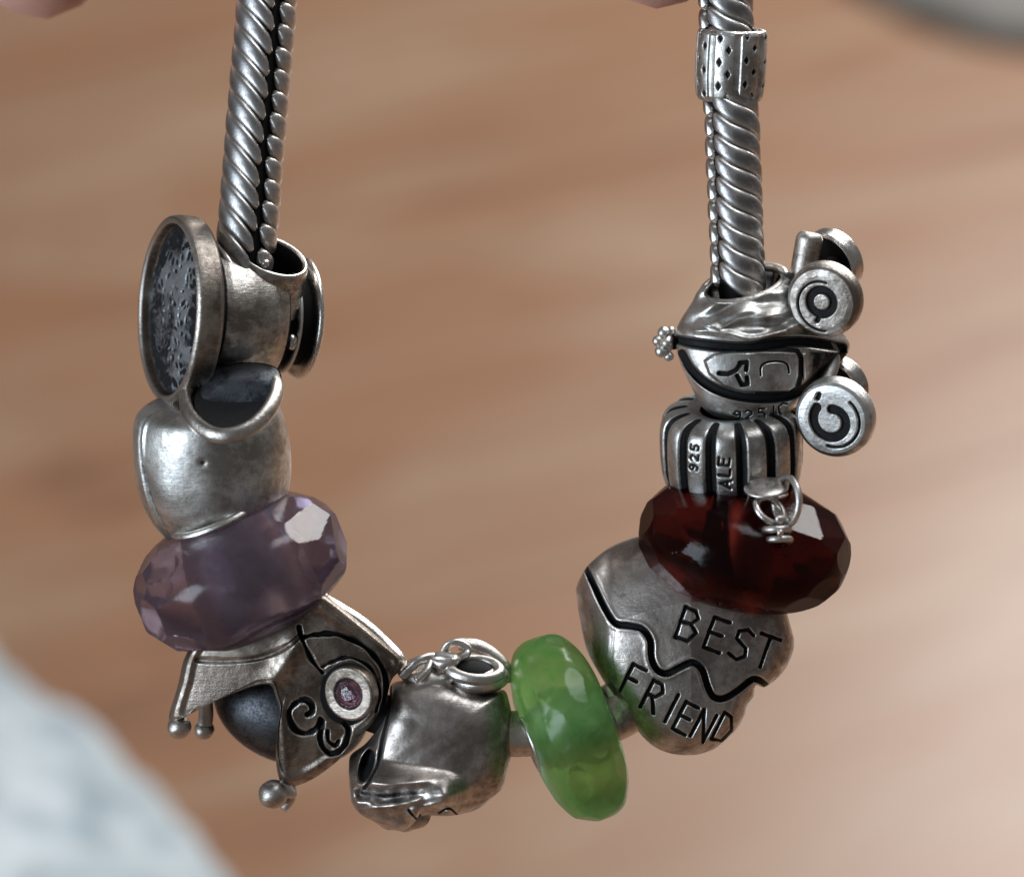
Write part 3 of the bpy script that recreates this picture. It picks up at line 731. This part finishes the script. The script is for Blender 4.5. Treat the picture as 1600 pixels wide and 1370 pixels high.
def rheart(X, Y, s):
    d = np.zeros_like(X); ox = np.zeros_like(X)
    ex = np.interp(Y, [880, 900, 945, 985, 1030, 1085, 1130, 1180], [912, 922, 942, 958, 954, 964, 990, 1030])
    b = ex - X; d += .62 * np.where(b > 0, b, 0) + 2 * np.exp(-(b / 4) ** 2)
    ly = np.interp(X, [900, 956, 988, 1026, 1075, 1145], [975, 969, 963, 951, 941, 936])
    u = ly - Y; d += .32 * np.where(u > 0, u, 0) * ss(915, 960, X)
    d += .10 * np.abs(X - 1080) + .0006 * (X - 1080) ** 2
    q = pdist(X, Y, wave); m_ = 1 - ss(3.0, 6.0, q); d += 16 * m_; ox = np.maximum(ox, m_ * 1.0)
    d -= 1.0 * np.exp(-((q - 8) / 3) ** 2)
    q = sdist(X, Y, best); m_ = 1 - ss(1.2, 3.9, q + .3 * np.sin(X * .3 + Y * .21)); d += 6 * m_; ox = np.maximum(ox, m_)
    q = sdist(X, Y, fri); m_ = 1 - ss(1.2, 3.9, q + .3 * np.sin(X * .3 + Y * .21)); d += 6 * m_; ox = np.maximum(ox, m_)
    return d, ox
V, F, ox = solid(outl, (1075, 1010), -5, 70, 70, rheart, nang=620, nr=190, p=7, q=2.2, rnd=True)
mk('heart', V, F, M_heart, t, oxide_and_shade=ox)
V, F, _ = lathe(Wp(975, 1095, 20), direc(30, 5), [(30, -30), (38, -30), (38, 10), (30, 10)], 40, closed=True); mk('bore', V, F, M_warm, t)

# ------------------------------------------------------------------ ribbed bead
t = thing('ribbed_bead', 'silver bead with fifteen upright ribs stamped 925 and ALE on two of them', 'bead', 1143, 695)
c = Wp(1143, 693, 4); ax = direc(93, 22)
NR = 14
def frib(P_, H, Q):
    a_ = ((P_ + RIB0) % (2 * math.pi / NR)) / (2 * math.pi / NR) * 2 - 1
    rib = np.sqrt(np.clip(1 - (np.abs(a_) / 1.02) ** 3.2, 0, 1)); out = ss(60, 85, Q)
    g = ss(.55, .76, np.abs(a_)) * out
    return Q - 13 * (1 - rib) * out - 4 * g, g * 1.0
RIB0 = .064
prof = [(48, 58), (70, 62), (95, 57), (108, 44), (112, 20), (112, -20), (109, -48), (101, -66), (80, -75), (50, -73)]
V, F, ox = lathe(c, ax, prof, 480, 130, True, fn=frib)
inw = axis_inward(V, c, ax); fr = (V[:, 1] < c.y - .2).astype(float)
V, ox = engrave(V, ox, text('ALE', [(1134, 757), (1132, 738), (1131, 722)], 13, 17, -84), 3.6, 4.5, inw, fr)
V, ox = engrave(V, ox, text('925', [(1083, 731), (1084, 716), (1085, 700)], 11, 13, -82), 2.6, 3, inw, fr, .8)
mk('ribbed_body', V, F, M_cool, t, oxide_and_shade=ox)
# loose rings hanging in front of the red bead
t = thing('jump_rings', 'small wire rings and coil dangling from the ribbed bead over the red glass', 'ring', 1205, 790)
V, F = ball(Wp(1197, 762, -128), 34, direc(96, 26), sq=.22, sx=.95, seg=40); mk('end_plate', V, F, M_sil, t)
V, F = ring(Wp(1229, 783, -140), direc(178, 26), 36, 5.4, 44, 12); mk('wire_ring', V, F, M_sil, t)
V, F = ring(Wp(1203, 797, -138), direc(52, 40), 24, 5.2, 40, 12); mk('wire_ring', V, F, M_sil, t)
hx_ = direc(-78, 6); f_, r__, a_ = basis(hx_); hp = []
for k in range(90):
    u = k / 89; an = u * 2 * math.pi * 2.6; rr_ = .19 - .04 * u
    hp.append(Wp(1211, 812, -146) + a_ * (.40 * u) + (f_ * math.cos(an) + r__ * math.sin(an)) * rr_)
V, F = path_tube(hp, .056, 12); mk('coil', V, F, M_heart, t)
V, F = ball(Wp(1219, 832, -172), 5.5, seg=14, n=9); mk('wire_end', V, F, M_shiny, t)

# ------------------------------------------------------------------ carriage charm
Z7 = zoomed(3.425, 1000, 330)
t = thing('carriage_charm', 'oxidised silver carriage charm with spiral wheels and a small crown knob', 'charm', 1180, 550)
car = [(1097, 448), (1080, 474), (1062, 502), (1055, 522), (1057, 545), (1065, 572), (1078, 600), (1090, 625), (1103, 642), (1130, 656), (1163, 662), (1200, 659), (1233, 646), (1258, 618),
       (1290, 585), (1318, 560), (1328, 540), (1318, 520), (1300, 492), (1275, 462), (1250, 436), (1228, 425), (1190, 425), (1140, 436)]
mainl = spl(Z7([(205, 690), (300, 708), (450, 725), (600, 728), (750, 705), (900, 700), (1080, 730)]))
panel = Z7([(345, 800), (400, 765), (560, 748), (760, 748), (835, 755), (852, 790), (850, 880), (835, 940), (800, 965), (700, 968), (560, 965), (450, 935), (370, 870)])
swag = spl(Z7([(225, 760), (270, 840), (350, 920), (470, 975), (620, 1000), (790, 990), (900, 930), (1000, 840), (1090, 760)]))
pinw = [Z7([(425, 868), (470, 872), (515, 850), (540, 812)]), Z7([(535, 812), (572, 808), (568, 850)]), Z7([(520, 880), (545, 930), (575, 925), (572, 890)])]
corner = [spl(Z7([(645, 880), (648, 830), (690, 806), (760, 806), (790, 825), (797, 865)]), 20)]
vbar = Z7([(880, 770), (885, 900)])
fold1 = spl(Z7([(330, 590), (420, 625), (520, 590), (640, 570), (760, 555)])); fold2 = spl(Z7([(300, 640), (450, 650), (600, 680), (780, 640)]))
t925 = text('925', Z7([(520, 1092), (583, 1088), (650, 1080)]), 15, 14, -3) + text('C', Z7([(768, 1060)]), 20, 20, -12) + [Z7([(715, 1045), (712, 1105)])]
def inpoly(X, Y, poly):
    P_ = np.array(poly); ins = np.zeros(X.shape, bool); n = len(P_)
    for i in range(n):
        x0, y0 = P_[i]; x1, y1 = P_[(i + 1) % n]
        c_ = ((y0 > Y) != (y1 > Y)) & (X < (x1 - x0) * (Y - y0) / (y1 - y0 + 1e-9) + x0); ins ^= c_
    return ins
def rcar(X, Y, s):
    d = np.zeros_like(X); ox = np.zeros_like(X)
    d += .0012 * (X - 1165) ** 2 - 5
    q = pdist(X, Y, mainl); m_ = 1 - ss(4, 10, q); d += 22 * m_; ox = np.maximum(ox, 1 - ss(3.5, 9, q))
    ins = inpoly(X, Y, panel); q = pdist(X, Y, panel + panel[:1]); sg = np.where(ins, -q, q)
    d -= 9 * (1 - ss(-3, 2, sg)); low = (Y > 540) & (Y < 640)
    ring_ = (1 - ss(2, 6, np.abs(sg - 3))) * (X > 1180); ox = np.maximum(ox, .9 * ring_)
    q = pdist(X, Y, swag); m_ = 1 - ss(4, 9, q); d += 14 * m_; ox = np.maximum(ox, m_)
    rgt = ss(1262, 1285, X) * (Y > 545) * (1 - ss(10, 14, pdist(X, Y, [(1285, 600), (1330, 560)]))); ox = np.maximum(ox, .6 * ss(1248, 1275, X) * ss(545, 552, Y))
    m_ = 1 - ss(1.5, 4, np.abs(pdist(X, Y, vbar) - 0)); d -= 5 * m_
    for st, wd, dp in ((pinw, 7, 6), (corner, 3, 4), (t925, 2.6, 3)):
        q = sdist(X, Y, st); m_ = 1 - ss(wd / 2 - 1, wd / 2 + 1, q); d += dp * m_; ox = np.maximum(ox, m_)
    up = ss(525, 505, Y)
    d += up * (5 * np.sin((Y + .25 * X) * .19 + 1.5 * np.sin(X * .045)) + 2 * np.sin(X * .13 + Y * .1))
    for f_ in (fold1, fold2):
        q = pdist(X, Y, f_); d -= 7 * np.exp(-(q / 5) ** 2)
    rd = ss(1195, 1270, X + .4 * (500 - Y)) * ss(530, 500, Y); ox = np.maximum(ox, .62 * rd)
    xr = (X - 1163) * math.cos(R(14)) - (Y - 446) * math.sin(R(14)); yr = (X - 1163) * math.sin(R(14)) + (Y - 446) * math.cos(R(14))
    m_ = 1 - ss(.86, 1.0, np.hypot(xr / 64, yr / 24)); d += 110 * m_; ox = np.maximum(ox, m_)
    return d, ox
V, F, ox = solid(car, (1170, 550), -22, 72, 90, rcar, nang=520, nr=170, p=2.8, q=2.2, rnd=True)
mk('carriage_body', V, F, M_cool, t, oxide_and_shade=ox)
rimp = []
for k in range(41):
    a_ = 2 * math.pi * k / 40; u_, v_ = 66 * math.cos(a_), 25 * math.sin(a_); ca, sa = math.cos(R(-14)), math.sin(R(-14))
    rimp.append(Wp(1163 + u_ * ca - v_ * sa, 446 + u_ * sa + v_ * ca, -14 - 44 * math.sin(a_)))
V, F = path_tube(rimp, .075, 14, caps=False); mk('top_rim', V, F, M_sil, t)
# crown knob
kc = Wp(1040, 537, -8); ka = direc(165, 15)
V, F = ball(kc, 17, ka, sq=.8); mk('knob', V, F, M_sil, t)
V, F = path_tube(curve([Wp(1068, 533, -8), Wp(1055, 535, -8), kc], 8), .11, 14); mk('knob_neck', V, F, M_black, t)
for (x, y, d, r_) in ((1037, 520, -16, 10), (1028, 533, -18, 9), (1033, 549, -20, 10), (1045, 557, -16, 8), (1048, 518, -10, 8), (1042, 536, -24, 9)):
    V, F = ball(Wp(x, y, d), r_, seg=16, n=10); mk('knob_bead', V, F, M_sil, t)
# wheels
def spiral(cx, cy, turns, r0, r1, a0, n=60, asp=1.0, dirn=1):
    return [(cx + (r0 + (r1 - r0) * k / n) * math.cos(a0 + dirn * turns * 2 * math.pi * k / n), cy + asp * (r0 + (r1 - r0) * k / n) * math.sin(a0 + dirn * turns * 2 * math.pi * k / n)) for k in range(n + 1)]
def wheel(x, y, d, r_, axd, kind, th=28):
    c = Wp(x, y, d); f, rr, a_ = basis(axd)
    def fw(P_, H, Q):
        return Q, np.zeros_like(Q)
    prof = [(.5, 5), (r_ * .35, 5), (r_ * .7, 5.5), (r_ * .86, 4.5), (r_ - 4, 1), (r_ - 1, -5), (r_, -12), (r_, -th + 6), (r_ - 4, -th), (r_ * .5, -th - 1), (.5, -th)]
    if kind == 'back': prof = [(.5, -20), (r_ * .8, -20), (r_ * .88, 2), (r_ - 3, 4), (r_, -2), (r_, -th + 4), (r_ - 4, -th), (.5, -th)]
    V, F, ox = lathe(c, axd, prof, 220, 150, False, fn=fw)
    q = V - np.array(c); ex = Vector((1, 0, 0)) - a_ * a_.x; ex.normalize(); ez = Vector((0, 0, -1)) + a_ * a_.z; ez = ez - ex * ez.dot(ex); ez.normalize(); u = (q @ np.array(ex)) / S; v = (q @ np.array(ez)) / S; hh = q @ np.array(a_) / S
    front = (hh > -1).astype(float)
    if kind == 'upper':
        rad = np.hypot(u, v); m_ = (1 - ss(4.5, 7.5, np.abs(rad - 19))) ; m2 = 1 - ss(.8, 2.4, pdist(u, v, spiral(1, 1, .55, 32, 45, -1.4, dirn=-1)))
        m3 = 1 - ss(2, 5, pdist(u, v, [(-2, 20), (-6, 30)])); m_ = np.maximum(np.maximum(m_, .8 * m2), m3)
    elif kind == 'lower':
        m_ = 1 - ss(5.5, 8.0, pdist(u, v, spiral(0, 2, .86, 19, 31, -1.6, dirn=1)))
        m_ = np.maximum(m_, 1 - ss(1, 3, pdist(u, v, spiral(2, 2, .42, 43, 41, -.9, dirn=1)))); m_ = np.maximum(m_, 1 - ss(2, 5, pdist(u, v, [(-24, -32), (-22, -38)])))
    else:
        m_ = (1 - ss(r_ * .86, r_ * .92, np.hypot(u, v)))
    m_ = m_ * (front if kind != 'back' else (hh > -22))
    V = V - np.array(a_)[None] * (m_ * (5 if kind != 'back' else 0) * S)[:, None]
    return V, F, m_
wa = direc(215, 60)
V, F, ox = wheel(1285, 471, -108, 59, wa, 'upper'); mk('wheel', V, F, M_sil, t, oxide_and_shade=ox, label='upper front wheel with a ringed hub')
V, F, ox = wheel(1301, 655, -88, 63, wa, 'lower'); mk('wheel', V, F, M_cool, t, oxide_and_shade=ox, label='lower front wheel with a bold black spiral')
V, F, ox = wheel(1292, 414, 25, 53, direc(215, 40), 'back'); mk('wheel', V, F, M_shiny, t, oxide_and_shade=ox, label='upper far wheel, hollow and black inside')
V, F, ox = wheel(1306, 606, 50, 46, direc(215, 40), 'back'); mk('wheel', V, F, M_shiny, t, oxide_and_shade=ox, label='lower far wheel, mostly hidden')
V, F, _ = lathe(Wp(1260, 400, -15), direc(80, 8), [(.5, 38), (14, 37), (20, 31), (21.5, 22), (21, -10), (21, -60)], 40, 40, True); mk('post', V, F, M_sil, t)
V, F = path_tube([Wp(1292, 478, -40), Wp(1302, 410, 40)], .12, 16); mk('axle', V, F, M_dark, t)
V, F = path_tube([Wp(1306, 650, -50), Wp(1315, 606, 45)], .12, 16); mk('axle', V, F, M_dark, t)
V, F = path_tube(curve([Wp(1240, 450, -30), Wp(1275, 510, -25), Wp(1300, 556, -10), Wp(1285, 610, -40)], 20), .13, 14); mk('wheel_bracket', V, F, M_dark, t)

# ------------------------------------------------------------------ fingertips that hold the strands
def finger(name, label, tipx, tipy, d, r_, leanx):
    t = thing(name, label, 'finger', tipx, tipy - r_, d)
    cl = curve([Wp(tipx, tipy - r_, d), Wp(tipx + leanx * .3, tipy - 260, d - 5), Wp(tipx + leanx * .8, tipy - 480, d + 60), Wp(tipx + leanx * 1.2, tipy - 640, d + 200)], 44)
    rad = []
    for k in range(44):
        u = k / 43; a = min(1, u / .16)
        rad.append(r_ * S * (max(0.02, 1 - (1 - a) ** 2.2) ** .5) * (1 + .07 * math.exp(-((u - .52) / .07) ** 2) + .12 * u))
    tip = cl[0] + (cl[0] - cl[1]).normalized() * r_ * S
    cl = [tip.lerp(cl[0], k / 7) for k in range(7)] + cl
    rad = [r_ * S * math.sqrt(max(.0004, 1 - (1 - k / 7) ** 2)) for k in range(7)] + [r_ * S * (1 + .06 * math.exp(-((k / 43 - .52) / .08) ** 2) + .12 * k / 43) for k in range(44)]
    V, F = path_tube(cl, rad, 36); mk('skin', V, F, M_skin, t)
    n0 = Wp(tipx, tipy - r_ - 60, d + r_ * .72)
    V, F = ball(n0, 50, direc(90, -8), sq=1.3, sx=.5, seg=28); mk('nail', V, F, M_nail, t)
    return t
finger('finger', 'pink fingertip pinching the right strand at the top edge', 1030, 14, 30, 92, 30)
finger('finger', 'blurred mauve fingertip at the top left corner', 62, 36, 320, 112, -60)

for o in sc.objects:
    if 'origin' in o: del o['origin']
